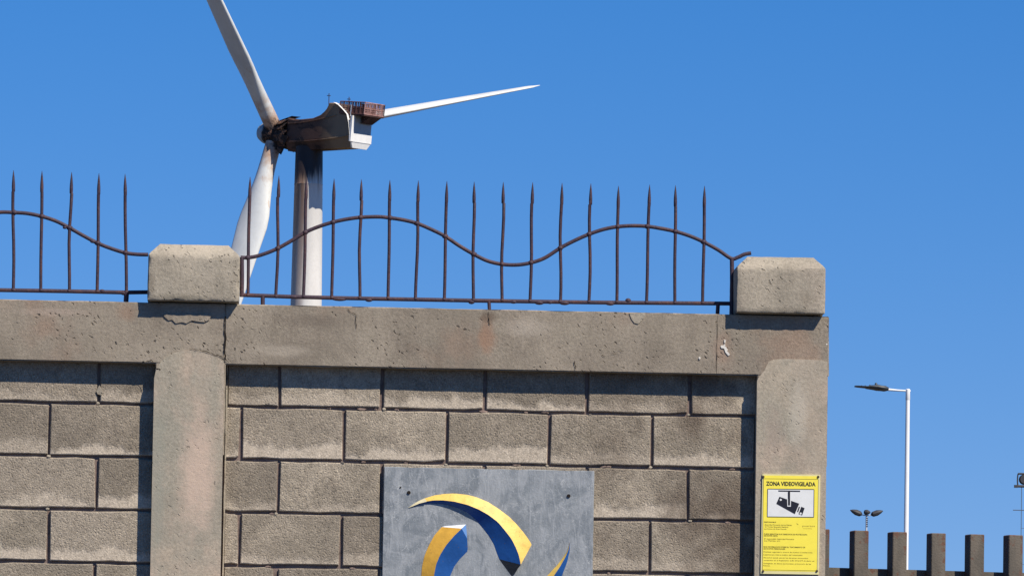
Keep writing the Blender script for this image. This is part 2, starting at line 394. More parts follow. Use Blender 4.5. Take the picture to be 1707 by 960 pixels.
# crumbled render hanging below the left cap, spatter marks and broken nibs
b = bmesh.new()
for (px, py, s) in ((1166, 597, .010), (1208, 575, .006), (1212, 583, .007), (1215, 590, .005), (1378, 574, .007), (1203, 577, .008)):
    p = W(px, py, -.001); bm2 = bmesh.ops.create_icosphere(b, subdivisions=1, radius=s*.5, matrix=Matrix.Translation(p) @ Matrix.Diagonal((1, .4, .8+random.random()*.6, 1)))
wpart('lime_spatter', b, M_debris)['kind'] = 'stuff'
def flake(pts, depth, mat, name='render_flake'):
    b = bmesh.new(); prism(b, [(W(x, y).x, W(x, y).z) for x, y in reversed(pts)], -depth, .002); return wpart(name, b, mat)
flake([(272, 524), (275, 529), (281, 534), (287, 533), (293, 539), (303, 537), (311, 539), (320, 534), (330, 536), (341, 537), (349, 533), (353, 524)], .005, M_beam)
flake([(1049, 522), (1052, 531), (1057, 538), (1064, 540), (1070, 534), (1075, 528), (1076, 521)], .003, M_cap)
flake([(1201, 577), (1206, 575), (1211, 579), (1212, 585), (1217, 591), (1214, 593), (1209, 587), (1207, 581), (1202, 580)], .003, M_debris, 'lime_run')
flake([(1207, 566), (1210, 567), (1209, 572), (1207, 571)], .003, M_debris, 'lime_run')
# jagged crack lines: flat dark strips on the face, the grooves' shade painted in
M_crack = simple('crack', (.03, .024, .02), 1, .1, 40, spec=.02)
def crack(pts, w, name='crack'):
    b = bmesh.new(); P = []
    for (x0, y0), (x1, y1) in zip(pts, pts[1:]):
        for i in range(4): P.append((x0+(x1-x0)*i/4+random.uniform(-1, 1), y0+(y1-y0)*i/4+random.uniform(-.8, .8)))
    P.append(pts[-1]); n = len(P)
    c = [W(x, y) for x, y in P]
    up, dn = [], []
    for i, q in enumerate(c):
        t = (c[min(i+1, n-1)]-c[max(i-1, 0)]); t.y = 0; t.normalize(); s = Vector((-t.z, 0, t.x)); ww = w*(.25+.9*random.random())*(.3 if i in (0, n-1) else 1)
        up.append(b.verts.new((q.x+s.x*ww, -.0031, q.z+s.z*ww))); dn.append(b.verts.new((q.x-s.x*ww, -.0031, q.z-s.z*ww)))
    for i in range(n-1): b.faces.new([dn[i], dn[i+1], up[i+1], up[i]])
    return wpart(name, b, M_crack)
crack([(375, 528), (374, 545), (376, 565), (374, 585), (377, 600)], .0034)
crack([(316, 580), (330, 583), (345, 586), (357, 591), (368, 593), (376, 600), (381, 604)], .0014)
crack([(579, 515), (584, 520), (593, 524), (594, 548)], .0012)
crack([(815, 520), (814, 534), (817, 542)], .0018)
crack([(1002, 591), (1010, 594)], .0012); crack([(1018, 589), (1029, 591)], .0012); crack([(1032, 583), (1041, 587)], .0014)
crack([(957, 600), (959, 610), (960, 616)], .0018)
crack([(244, 602), (252, 600), (258, 606), (260, 614), (268, 616)], .0026)
crack([(1195, 530), (1196, 560), (1195, 590), (1194, 618)], .0007)

# ---------------------------------------------------------------- iron railings on the wall
RY = .11
def wave(pts, n=6):
    """Catmull-Rom through photo measurements lying in the railing's plane"""
    P = [W(x, y, RY) for x, y in pts]; out = []
    for i in range(len(P)-1):
        p0, p1, p2, p3 = P[max(i-1, 0)], P[i], P[i+1], P[min(i+2, len(P)-1)]
        for k in range(n):
            t = k/n
            out.append(.5*((2*p1)+(p2-p0)*t+(2*p0-5*p1+4*p2-p3)*t*t+(-p0+3*p1-3*p2+p3)*t**3))
    out.append(P[-1]); return out
def railing(base, label, bars, wavepts, rail, feet, posts, lumps):
    root = empty('iron_railing', base, label, 'railing', 'spiked iron railings on top of the wall'); B = Vector(base)
    def part(name, b):
        bmesh.ops.translate(b, verts=b.verts, vec=-B); return smooth(obj(name, b, M_iron, root), 50)
    for (xt, yt, xb, yb) in bars:
        p0, p1 = W(xb, yb+1, RY), W(xt, yt, RY)
        b = bmesh.new(); L = (p1-p0).length; d = (p1-p0)/L; pts, rad = [], []
        ph = random.uniform(0, 6); bw = random.choice((.0012, .0016, .003, .0045))
        for f in (0, .12, .25, .4, .55, .7, .82):
            pts.append(p0+d*L*f+Vector((math.sin(ph+f*6)*bw*(1-abs(f-.5)), 0, 0))); rad.append(.0064)
        tl = .085
        for q, rr in ((tl, .0066), (tl*.8, .0069), (tl*.62, .0064), (tl*.3, .0042), (0, .0007)):
            pts.append(p1-d*q); rad.append(rr)
        add_tube(b, pts, rad, 8); part('bar', b)
    b = bmesh.new(); w = wave(wavepts); add_tube(b, w, .0076, 8, squash=.75); part('wave_rail', b)
    b = bmesh.new(); add_tube(b, [W(x, y, RY) for x, y in rail], .0082, 8, squash=.8); part('bottom_rail', b)
    for (x0, y0, x1, y1, rr) in feet:
        b = bmesh.new(); p, q = W(x0, y0, RY), W(x1, y1+3, RY); add_tube(b, [p, q], rr, 8); part('foot', b)
    for (x0, y0, x1, y1) in posts:
        b = bmesh.new(); add_tube(b, [W(x0, y0, RY), W((x0+x1)/2+.4, (y0+y1)/2, RY), W(x1, y1+3, RY)], .0085, 8); part('end_post', b)
    b = bmesh.new()
    for (x, y, sx, sz) in lumps:
        bmesh.ops.create_icosphere(b, subdivisions=2, radius=1, matrix=Matrix.Translation(W(x, y, RY)) @ Matrix.Diagonal((sx, .009, sz, 1)))
    for (xt, yt, xb, yb) in bars:      # welds where bars meet the rails
        bmesh.ops.create_icosphere(b, subdivisions=1, radius=1, matrix=Matrix.Translation(W(xb, yb, RY)) @ Matrix.Diagonal((.012, .010, .009, 1)))
        best = min(w, key=lambda q: abs(q.x-(W(xb, yb, RY).x+(W(xt, yt, RY).x-W(xb, yb, RY).x)*.55)))
        bmesh.ops.create_icosphere(b, subdivisions=1, radius=1, matrix=Matrix.Translation(best) @ Matrix.Diagonal((.0135, .011, .012, 1)))
    o = part('weld', b); o['kind'] = 'stuff'
    return root
barsR = [(417, 295, 413, 492), (465, 293, 460, 494), (511, 296, 506, 494), (557, 298, 553, 496), (602.5, 299, 599.5, 496.5), (650, 300, 647, 497),
         (697.5, 301, 693, 498), (745, 302, 740.5, 499), (790.5, 303, 789, 500), (839, 303.5, 837, 500.5), (888, 304, 883.5, 501.5), (937, 305, 933.5, 502.5),
         (985, 306, 981.5, 503), (1031, 310, 1028, 503.5), (1083, 308, 1077.5, 504), (1126, 309, 1125, 504.5), (1174.5, 310, 1171.5, 505)]
waveR = [(401, 429), (413, 429.5), (432, 426), (459, 416), (483, 403), (509, 387.5), (531, 378), (555, 370.5), (578, 365.5), (601, 362.5), (630, 361.5), (647, 363),
         (671, 366.5), (695, 372.5), (718, 382), (742, 394), (766, 410), (790, 424), (813, 435), (837, 440.5), (862, 441.5), (885, 438), (908, 430), (934, 413.5),
         (958, 401), (982, 390.5), (1006, 382.5), (1030, 378), (1055, 376.5), (1079, 377.5), (1102, 381), (1126, 386), (1150, 393.5), (1173, 403.5), (1197, 416.5), (1219, 431), (1230, 429), (1241, 424), (1252, 422)]
base = W(815, 517, RY); base.z = ZT
railing(base, 'rusty spiked iron railing with wavy rail between the two pillar caps', barsR, waveR,
        [(400, 491.5), (480, 494.5), (555, 496.5), (630, 498), (790, 501), (885, 502.5), (982, 504), (1100, 505), (1222, 506)],
        [(438, 493, 438, 507, .0085), (815, 501, 816, 516, .007), (1197, 506, 1196, 521, .008)],
        [(403, 429, 403, 491), (1220, 431, 1220, 521)],
        [(566, 499, .03, .007), (615, 500, .016, .008), (752, 501, .018, .007), (786, 503, .014, .010), (856, 503, .016, .008), (899, 504.5, .020, .009), (917, 504, .012, .007), (941, 505, .022, .009), (1017, 506, .020, .008), (1047, 501, .012, .010), (489, 495, .02, .007)])
# left bay: five bars in view, the rest of the panel runs on to the next cap out of frame
barsL = [(22.5, 284, 22, 483), (70, 285, 68, 484), (119.5, 287, 115, 485), (165, 289, 162, 486), (208.5, 290, 210.5, 487)]
for k in range(1, 14): barsL.insert(0, (22.5-48*k, 284-.8*k, 21-48*k, 483-.8*k))
wl_ = [(0, 354), (24, 354.5), (46, 356), (70, 361), (93, 368.5), (116, 380), (139, 393), (163, 405.5), (186, 414.5), (209, 421.5), (228, 424), (247, 424.5)]
wl2 = []
for k in range(1, 27):
    x = -24.0*k; wl2.append((x, 391-37*math.cos((x-12)/430*2*PI)-.018*(-x)*.6))
base = W(-200, 495, RY); base.z = ZT
railing(base, 'rusty spiked iron railing left of the left pillar cap, running out of frame', barsL, list(reversed(wl2))+wl_,
        [(-640, 473), (-300, 478.5), (0, 483.5), (115, 485.5), (211, 487.5), (247, 487)],
        [(211, 488, 210, 500, .010), (-150, 481, -150, 496, .0085), (-500, 476, -500, 490, .0085)], [],
        [(155, 403, .012, .006), (108, 379.5, .009, .006), (170, 485, .012, .007), (23, 484, .012, .006), (207, 489, .015, .008)])

# ---------------------------------------------------------------- relief plaque with emblem
PY = .043
pc = W(816, 949, PY)
plaque = empty('emblem_plaque', (pc.x, RC, W(816, 1128, PY).z), 'square grey painted plaque with yellow and blue curved emblem, fixed to the blocks', 'plaque')
PO = Vector(plaque.location)
def plaque_mat():
    m, n, l, p = newmat('brushed_grey_paint', .55, .35); t = NT(m); v = t.pos()
    sw = t.noise(t.mapping(v, scale=(1, 1, 1)), 7, 5, .6, dist=2.2); a = t.noise(t.mapping(v, rot=(0, .5, 0), scale=(1, 1, .25)), 30, 4, .65, dist=1.2); f = t.noise(v, 150, 3, .6)
    c = t.mix(t.ramp(sw, .34, .66), (.185, .206, .220), (.30, .318, .326)); c = t.mix(t.ramp(a, .50, .68, 0, .7), c, (.37, .385, .39))
    c = t.mix(t.ramp(t.noise(v, 38, 3, .6, dist=4), .60, .68, 0, .6), c, (.40, .42, .43))
    x = t.sep(v)[0]
    sc = t.ramp(t.math('ABSOLUTE', t.math('SUBTRACT', t.noise(t.mapping(v, rot=(0, .3, 0)), 12, 3, .5, dist=2.5), .5)), 0, .012, 1, 0)
    c = t.mix(t.math('MULTIPLY', sc, t.ramp(t.noise(v, 9, 2, .5), .45, .58, 0, .8)), c, (.48, .49, .48))
    l.new(c, p.inputs['Base Color']); l.new(t.bump(t.math('ADD', t.math('MULTIPLY', a, .8), t.math('MULTIPLY', f, .3)), .003), p.inputs['Normal']); return m
M_plq = plaque_mat()
def ppart(name, b, mat):
    bmesh.ops.translate(b, verts=b.verts, vec=-PO); return obj(name, b, mat, plaque)
tl, tr = W(639.5, 778.6, PY), W(992, 781.5, PY); zbot = W(816, 1128, PY).z
b = gridbox(tl.x, tr.x, PY, RC-.001, zbot, (tl.z+tr.z)/2, (.02, .03, .02), .0008, .0015, 9, .004)
smooth(ppart('board', b, M_plq), 30)
def paint(name, c, var=.12, dots=True):
    m, n, l, p = newmat(name, .5, .35); t = NT(m); v = t.pos(); nz = t.noise(v, 22, 5, .65)
    cc = t.mix(t.ramp(nz, .4, .72, 0, .7), c, tuple(x*(1-var*2.4) for x in c))
    sp = t.math('MULTIPLY', t.ramp(t.voro(v, 60), .09, .15, 1, 0), t.ramp(t.noise(v, 14, 2, .5), .5, .56))
    l.new(t.mix(t.math('MULTIPLY', sp, .6), cc, (.12, .08, .04)), p.inputs['Base Color'])
    l.new(t.bump(nz, .002), p.inputs['Normal']); return m
M_yel = paint('yellow_paint', (.84, .56, .12), .16); M_blu = paint('blue_paint', (.012, .085, .30), .1); M_wht = paint('lit_facet_white', (.72, .74, .76), .05); M_drk = paint('shaded_facet_grey', (.045, .05, .055), .1)  # end-facet white and dark grey carry painted-in light and shade
z4 = lambda X, Y: (620+X/4.377, 760+Y/4.377)
RH = .026
def strip(name, A, B_, ya, yb, mat):
    """ruled surface between two photo polylines with depths ya, yb"""
    b = bmesh.new(); n = 40
    def samp(P, t):
        d = [0]
        for p, q in zip(P, P[1:]): d.append(d[-1]+math.hypot(q[0]-p[0], q[1]-p[1]))
        s = t*d[-1]
        for i in range(len(P)-1):
            if s <= d[i+1]+1e-9:
                f = (s-d[i])/(d[i+1]-d[i]); return (P[i][0]+(P[i+1][0]-P[i][0])*f, P[i][1]+(P[i+1][1]-P[i][1])*f)
        return P[-1]
    ra, rb = [], []
    for i in range(n+1):
        t = i/n; a, c = samp(A, t), samp(B_, t); fa = ya(t); fb = yb(t)
        ra.append(b.verts.new(W(a[0], a[1], fa))); rb.append(b.verts.new(W(c[0], c[1], fb)))
    for i in range(n): b.faces.new([ra[i], ra[i+1], rb[i+1], rb[i]])
    bmesh.ops.recalc_face_normals(b, faces=b.faces)
    return smooth(ppart(name, b, mat), 60)
PB = PY-.001
flat = lambda t: PB
def ridge(t): return PB-RH*min(1, t*2.2)
def ridge_const(t): return PB-RH
outerA = [z4(*q) for q in ((268, 376), (300, 352), (340, 328), (380, 309), (450, 286), (520, 275), (600, 271), (690, 280), (760, 297), (850, 335), (920, 380), (1000, 440), (1060, 500), (1110, 560), (1150, 615), (1165, 645))]
ridgeA = [z4(*q) for q in ((268, 376), (320, 350), (380, 332), (450, 321), (520, 321), (600, 330), (700, 355), (780, 388), (850, 427), (920, 480), (970, 540), (1020, 605), (1050, 665), (1072, 720), (1086, 790))]
innerA = [z4(*q) for q in ((268, 376), (340, 353), (400, 345), (480, 345), (570, 358), (640, 385), (700, 415), (750, 455), (800, 510), (850, 575), (890, 640), (910, 700), (930, 750))]
strip('yellow_facet', outerA, ridgeA, flat, ridge, M_yel); strip('blue_facet', ridgeA, innerA, ridge, flat, M_blu)
def tri(name, pts, mat):
    b = bmesh.new(); f = b.faces.new([b.verts.new(W(x, y, yy)) for x, y, yy in pts]); b.normal_update()
    if f.normal.y > 0: f.normal_flip()
    return ppart(name, b, mat)
strip('pale_tip', [z4(262, 378), z4(300, 350), z4(340, 326), z4(385, 306)], [z4(262, 378), z4(304, 362), z4(345, 345), z4(400, 331)], lambda t: PB-.0012, lambda t: PB-.0012-RH*.35*t, paint('pale_worn_yellow', (.72, .63, .38)))
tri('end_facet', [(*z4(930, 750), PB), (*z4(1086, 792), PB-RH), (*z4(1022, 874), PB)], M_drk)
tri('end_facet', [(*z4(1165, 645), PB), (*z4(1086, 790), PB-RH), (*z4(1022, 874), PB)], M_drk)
outerB = [z4(*q) for q in ((510, 515), (460, 570), (420, 640), (385, 720), (366, 800), (360, 875), (368, 1000), (400, 1150), (470, 1300), (560, 1420), (640, 1500))]
ridgeB = [z4(*q) for q in ((655, 527), (600, 580), (540, 650), (497, 720), (468, 790), (452, 875), (455, 1000), (480, 1150), (520, 1290), (580, 1410), (640, 1500))]
innerB = [z4(*q) for q in ((695, 600), (700, 690), (640, 750), (600, 805), (570, 875), (550, 980), (550, 1100), (570, 1260), (600, 1400), (640, 1500))]
rB = lambda t: PB-RH*min(1, (1-t)*2.2)
strip('yellow_facet', outerB, ridgeB, flat, rB, paint('shaded_yellow_paint', (.80, .44, .06), .12)); strip('blue_facet', ridgeB, innerB, rB, flat, M_blu)  # left-turned facet: its shade is painted in as darker ochre
tri('end_facet', [(*z4(510, 515), PB), (*z4(655, 527), PB-RH), (*z4(687, 497), PB), (*z4(530, 508), PB)], M_wht)
tri('side_facet', [(*z4(655, 527), PB-RH), (*z4(687, 497), PB), (*z4(695, 600), PB)], paint('pale_blue_paint', (.12, .26, .55)))
outerC = [z4(*q) for q in ((1446, 622), (1425, 690), (1390, 745), (1350, 795), (1275, 875), (1200, 940), (1100, 990), (1000, 1010))]
ridgeC = [z4(*q) for q in ((1446, 622), (1436, 680), (1412, 735), (1375, 800), (1325, 875), (1240, 980), (1120, 1060), (990, 1100))]
innerC = [z4(*q) for q in ((1446, 622), (1443, 690), (1425, 770), (1385, 875), (1330, 980), (1230, 1100), (1100, 1180), (960, 1210))]
strip('yellow_facet', outerC, ridgeC, flat, ridge, M_yel); strip('blue_facet', ridgeC, innerC, ridge, flat, M_blu)
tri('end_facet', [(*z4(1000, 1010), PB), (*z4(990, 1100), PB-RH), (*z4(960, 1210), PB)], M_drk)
for x, y in ((681.5, 820.5), (948, 826)):
    b = bmesh.new(); bmesh.ops.create_cone(b, cap_ends=True, segments=12, radius1=.0075, radius2=.0065, depth=.004, matrix=Matrix.Translation(W(x, y, PY-.002)) @ Matrix.Rotation(PI/2, 4, 'X')); ppart('hole_disc', b, M_crack)  # small holes: raised dark discs stand in for the shade inside
b = bmesh.new(); bmesh.ops.create_cone(b, cap_ends=True, segments=8, radius1=.0035, radius2=.003, depth=.003, matrix=Matrix.Translation(W(667.5, 812, PY-.001)) @ Matrix.Rotation(PI/2, 4, 'X')); ppart('hole_disc', b, M_crack)

# ---------------------------------------------------------------- yellow surveillance sign
SY = -.0085
sc_ = W(1318, 957, SY)
sign = empty('surveillance_sign', (sc_.x, -.0025, sc_.z), 'yellow CCTV warning sign ZONA VIDEOVIGILADA screwed to the right pillar', 'sign')
SO = Vector(sign.location)
def spart(name, b, mat):
    bmesh.ops.translate(b, verts=b.verts, vec=-SO); return obj(name, b, mat, sign)
def flatm(name, c, rough=.45): return simple(name, c, rough, .04, 30)
M_sy = flatm('sign_yellow', (.97, .81, .085)); M_sw = flatm('sign_white', (.78, .78, .74)); M_sk = flatm('sign_black', (.015, .015, .022)); M_si = flatm('sign_brown_ink', (.12, .09, .015)); M_se = flatm('sign_pale_edge', (.78, .70, .34)); M_faint = flatm('sign_faint_ink', (.42, .33, .04))
def quad(b, pts, y):
    f = b.faces.new([b.verts.new(W(x, py, y)) for x, py in pts]); b.normal_update()
    if f.normal.y > 0: f.normal_flip()
C4 = [(1271, 789.5), (1367.5, 791), (1365, 957), (1268, 955.5)]
b = bmesh.new(); prism(b, [(W(x, y, SY).x, W(x, y, SY).z) for x, y in reversed(C4)], SY, -.003)
plate = spart('plate', b, M_se)
def sp(u, v):   # sign coordinates (0..1) to photo
    a = [C4[0][i]+(C4[1][i]-C4[0][i])*u for i in (0, 1)]; c = [C4[3][i]+(C4[2][i]-C4[3][i])*u for i in (0, 1)]
    return (a[0]+(c[0]-a[0])*v, a[1]+(c[1]-a[1])*v)
b = bmesh.new(); quad(b, [sp(.024, .014), sp(.965, .014), sp(.965, .972), sp(.024, .972)], SY-.0004); spart('yellow_face', b, M_sy)
b = bmesh.new()
def line(p, q, w):
    (x0, y0), (x1, y1) = p, q; L = math.hypot(x1-x0, y1-y0); nx, ny = -(y1-y0)/L*w/2, (x1-x0)/L*w/2
    quad(b, [(x0+nx, y0+ny), (x1+nx, y1+ny), (x1-nx, y1-ny), (x0-nx, y0-ny)], SY-.0008)
e = [(1272.6, 797.3), (1364.2, 798.6), (1362.2, 950.6), (1271, 949)]
for i in range(4): line(e[i], e[(i+1) % 4], .55)
wp = [(1279.6, 814.5), (1357, 815.3), (1356.5, 861.5), (1279, 860.8)]
spart('border_line', b, M_si)
b = bmesh.new(); quad(b, wp, SY-.0008); spart('white_panel', b, M_sw)
b = bmesh.new()
for i in range(4):
    (x0, y0), (x1, y1) = wp[i], wp[(i+1) % 4]; L = math.hypot(x1-x0, y1-y0); nx, ny = -(y1-y0)/L*.5, (x1-x0)/L*.5
    quad(b, [(x0+nx, y0+ny), (x1+nx, y1+ny), (x1-nx, y1-ny), (x0-nx, y0-ny)], SY-.0012)
quad(b, [(1297.5, 816.7), (1333.8, 817.3), (1333.7, 819.4), (1297.4, 818.8)], SY-.0012)
spart('panel_frame', b, M_sk)
b = bmesh.new(); z1 = lambda X, Y: (1260+X*.09375, 780+Y*.09375)
quad(b, [z1(420, 505), z1(772, 628), z1(692, 815), z1(362, 632)], SY-.0012)
quad(b, [z1(765, 680), z1(785, 688), z1(752, 782), z1(732, 770)], SY-.0012)
quad(b, [z1(808, 682), z1(868, 708), z1(822, 838), z1(758, 812)], SY-.0012)
quad(b, [z1(572, 418), z1(609, 418), z1(609, 660), z1(572, 660)], SY-.0020)
spart('camera_pictogram', b, M_sk)
def face_front(b):
    bmesh.ops.recalc_face_normals(b, faces=b.faces); b.normal_update()
    for f in b.faces:
        if f.normal.y > 0: f.normal_flip()
    return b
b = bmesh.new(); quad(b, [z1(556, 540), z1(625, 560), z1(622, 682), z1(560, 680)], SY-.0016); spart('pictogram_highlight', face_front(b), M_sw)
for cx, cy in ((443, 560), (797, 803)):
    b = bmesh.new(); f = b.faces.new([b.verts.new(W(*z1(cx+19*math.cos(2*PI*k/14), cy+19*math.sin(2*PI*k/14)), SY-.0020)) for k in range(14)]); spart('pictogram_highlight', face_front(b), M_sw)
def lettering(txt, x0, y0, x1, cap_px, mat, name='lettering', bold=0.0):
    """one line of print whose baseline runs from photo (x0,y0) to x1"""
    cu = bpy.data.curves.new('t', 'FONT'); cu.body = txt; cu.size = 1; cu.offset = bold; cu.resolution_u = 2
    to = bpy.data.objects.new('t', cu); COL.objects.link(to)
    dg = bpy.context.evaluated_depsgraph_get(); me = bpy.data.meshes.new_from_object(to.evaluated_get(dg))
    COL.objects.unlink(to); bpy.data.objects.remove(to); bpy.data.curves.remove(cu)
    xs = [v.co.x for v in me.vertices]; mn, mx = min(xs), max(xs)
    a, c = W(x0, y0, SY-.0009), W(x1, y0+(x1-x0)*.015, SY-.0009); k = (c-a).length/(mx-mn); ky = (cap_px*.00238)/.70
    dx = (c-a).normalized(); dz = Vector((-.0, 0, 1))
    for v in me.vertices: v.co = a+dx*((v.co.x-mn)*k)+dz*(v.co.y*ky)-SO
    me.name = name; me.materials.clear(); return obj(name, me, mat, sign)
lettering('ZONA VIDEOVIGILADA', 1277, 808.6, 1359.5, 6.6, M_sk, 'heading', .035)
z2 = lambda X, Y: (1260+X/9.6, 860+Y/9.6)
for txt, X0, Y, X1, h, mt, bd in (
        ('RESPONSABLE:', 132, 100, 325, 2.0, M_si, .01), ('Autoridad Portuaria de Las Palmas', 140, 144, 575, 2.2, M_si, .0), ('C/ Tomas Quevedo Ramirez', 145, 176, 520, 2.2, M_si, 0), ('Las Palmas de Gran Canaria', 135, 208, 490, 2.0, M_si, 0),
        ('PUEDE EJERCITAR SUS DERECHOS DE PROTECCION', 130, 293, 820, 2.2, M_si, .01), ('DE DATOS ANTE:', 130, 320, 350, 2.2, M_si, .01),
        ('El responsable Autoridad Portuaria', 135, 368, 612, 2.1, M_si, 0), ('Las Palmas, s/n', 135, 398, 385, 2.1, M_si, 0),
        ('MAS INFORMACION SOBRE EL TRATAMIENTO DE', 125, 497, 790, 2.2, M_si, .01), ('SUS DATOS PERSONALES:', 125, 527, 470, 2.2, M_si, .01),
        ('Finalidad: seguridad y control de accesos a instalaciones', 125, 576, 905, 1.9, M_si, 0), ('Legitimacion: interes publico del responsable', 125, 620, 745, 1.9, M_si, 0),
        ('Derechos: puede ejercer los derechos reconocidos', 125, 668, 835, 1.9, M_si, 0), ('contenidos en el Reglamento (UE) 2016/679 de datos, en', 125, 710, 935, 1.9, M_si, 0),
        ('Delegado de datos personales, protocolo de las', 125, 760, 885, 1.9, M_si, 0), ('Palmas.', 122, 796, 230, 1.9, M_si, 0), ('puertos', 745, 165, 945, 2.8, M_faint, 0), ('de Las Palmas', 760, 200, 900, 1.5, M_faint, 0)):
    lettering(txt, *z2(X0, Y), z2(X1, 0)[0], h, mt, 'lettering', bd)
b = bmesh.new()
for k in range(3):
    cx, cy = z2(665, 122); quad(b, [(cx-1.4+k, cy-1.2+k*.8), (cx-.7+k, cy-1.4+k*.8), (cx-.2+k, cy+.4+k*.5), (cx-.8+k, cy+.5+k*.5)], SY-.0009)
spart('logo', b, M_faint)
M_screw = simple('rusty_screw', (.07, .045, .03), .6, .2, 200)
for x, y in ((1272.6, 794.3), (1364, 794.3), (1272, 951.5), (1361.8, 951)):
    b = bmesh.new(); bmesh.ops.create_cone(b, cap_ends=True, segments=10, radius1=.0052, radius2=.0036, depth=.004, matrix=Matrix.Translation(W(x, y, SY-.002)) @ Matrix.Rotation(PI/2, 4, 'X')); spart('screw', b, M_screw)

# ---------------------------------------------------------------- steel post fence right of the wall
FY = 1.4; fa = R(12)
f0 = W(1421, 884, FY); fd = Vector((math.cos(fa), math.sin(fa), 0)); fnn = Vector((math.sin(fa), -math.cos(fa), 0)); ZV = Vector((0, 0, 1))
M_post = simple('weathered_steel_post', (.145, .125, .10), .75, .18, 9, spec=.3, dirt=(.12, .085, .065))
def post_mat():
    m, n, l, p = newmat('weathered_rusting_post', .8, .25); t = NT(m); v = t.pos(); z = t.sep(v)[2]
    c = t.mix(t.ramp(t.noise(t.mapping(v, scale=(1, 1, .3)), 18, 5, .6), .38, .66), (.105, .092, .074), (.150, .127, .10))
    rs = t.math('ADD', t.noise(v, 28, 4, .6), t.ramp(z, f0.z-.09, f0.z, 0, .17))
    ox = t.sep(t.coord('Object'))[0]; rs = t.math('ADD', rs, t.ramp(t.math('ABSOLUTE', ox), .020, .031, 0, .10)); c = t.mix(t.ramp(rs, .62, .74, 0, .8), c, (.14, .065, .042)); l.new(c, p.inputs['Base Color']); l.new(t.bump(t.noise(v, 120, 3, .6), .002), p.inputs['Normal']); return m
M_post = post_mat()
fence = empty('post_fence', (f0.x+.6, f0.y+.1, 0), 'weathered steel fence of thick square posts right of the wall end', 'fence'); FO = Vector(fence.location)
SP = .1708
me0 = None
for k in range(-3, 14):
    c = f0+fd*(SP*k+.010*0)
    hgt = f0.z + random.uniform(-.0015, .0015)
    b = bmesh.new(); wf = .063; dp = .075
    add_obox(b, Vector((0, 0, hgt/2)), fd, fnn, ZV, wf, dp, hgt)
    bmesh.ops.bevel(b, geom=b.edges[:], offset=.003, segments=1, affect='EDGES')
    o = obj('post', b, M_post, fence); o.location = Vector((c.x, c.y, 0))+fd*.028-FO
    o.rotation_euler = (random.uniform(-.001, .001), random.uniform(-.0007, .0007), random.uniform(-.03, .03))
for zc in (W(1600, 951, FY+.12).z-.03, .5):
    b = bmesh.new(); c = f0+fd*(SP*5.5)-fnn*.066; add_obox(b, Vector((c.x, c.y, zc))-FO, fd, fnn, ZV, SP*18, .055, .06); obj('rail', b, M_post, fence)

# ---------------------------------------------------------------- street lamp
def at_dist(px, py, dist):
    d = ray(px, py).normalized(); h = math.hypot(d.x, d.y); return CAM+d*(dist/h)
M_lampw = simple('lamp_white_paint', (.86, .86, .84), .45, .04, 3)
M_lampd = simple('lamp_dark_housing', (.045, .055, .065), .5, .15, 6, dirt=(.09, .10, .10))
D = 112.0; q = D/FPX
p = at_dist(1513.5, 648, D); lamp = empty('street_lamp', (p.x, p.y, 0), 'tall white street lamp pole with dark flat head on a short arm pointing left', 'street lamp'); LO = Vector(lamp.location)
def lpart(name, b, mat, root, O, ang=40):
    bmesh.ops.translate(b, verts=b.verts, vec=-O); return smooth(obj(name, b, mat, root), ang)
b = bmesh.new(); add_tube(b, [Vector((p.x, p.y, 0)), Vector((p.x, p.y, p.z-17*q))], [5.6*q, 3.5*q], 20); lpart('pole', b, M_lampw, lamp, LO)
b = bmesh.new(); add_tube(b, [Vector((p.x, p.y, p.z-18.5*q)), Vector((p.x, p.y, p.z-18*q)), Vector((p.x, p.y, p.z-1*q)), Vector((p.x, p.y, p.z))], [3.6*q, 3.9*q, 3.6*q, 2.6*q], 20)
add_tube(b, [Vector((p.x, p.y, p.z-3.6*q)), Vector((p.x+4.4*q, p.y, p.z-3.6*q))], 1.5*q, 10); lpart('collar', b, M_lampw, lamp, LO)
b = bmesh.new(); add_tube(b, [Vector((p.x, p.y, p.z-3.4*q)), Vector((p.x-16*q, p.y, p.z-2.9*q)), Vector((p.x-34*q, p.y, p.z-1.8*q))], [1.5*q, 1.6*q, 2.2*q], 12); lpart('arm', b, M_lampw, lamp, LO)
def hull(sections, mat, name, root, O, y):
    """horizontal body: (x, zlow, zhigh, halfwidth) sections lofted along x"""
    b = bmesh.new(); rings = []
    for x, zl, zh, hw in sections:
        ring = []
        for k in range(12):
            a = 2*PI*k/12; cy, sz = math.cos(a), math.sin(a)
            ring.append(b.verts.new((x, y+hw*math.copysign(abs(cy)**.6, cy), (zl+zh)/2+(zh-zl)/2*math.copysign(abs(sz)**.7, sz))))
        rings.append(ring)
    for r_, s_ in zip(rings, rings[1:]):
        for k in range(12): b.faces.new([r_[k], r_[(k+1) % 12], s_[(k+1) % 12], s_[k]])
    b.faces.new(rings[0]); b.faces.new(rings[-1]); bmesh.ops.recalc_face_normals(b, faces=b.faces)
    return lpart(name, b, mat, root, O, 35)
X = lambda px: p.x+(px-1513.5)*q
Zp = lambda py: p.z-(py-648)*q-(0)   # heights beside the pole
hull([(X(1480), Zp(651.5), Zp(646.5), .16), (X(1475), Zp(652.8), Zp(644), .20), (X(1468), Zp(652.0), Zp(643.6), .22), (X(1462), Zp(651.8), Zp(642.0), .22), (X(1456), Zp(650.5), Zp(643.2), .22), (X(1448), Zp(649.3), Zp(643.8), .22), (X(1444), Zp(648.6), Zp(645.8), .2)], M_lampd, 'housing', lamp, LO, p.y)
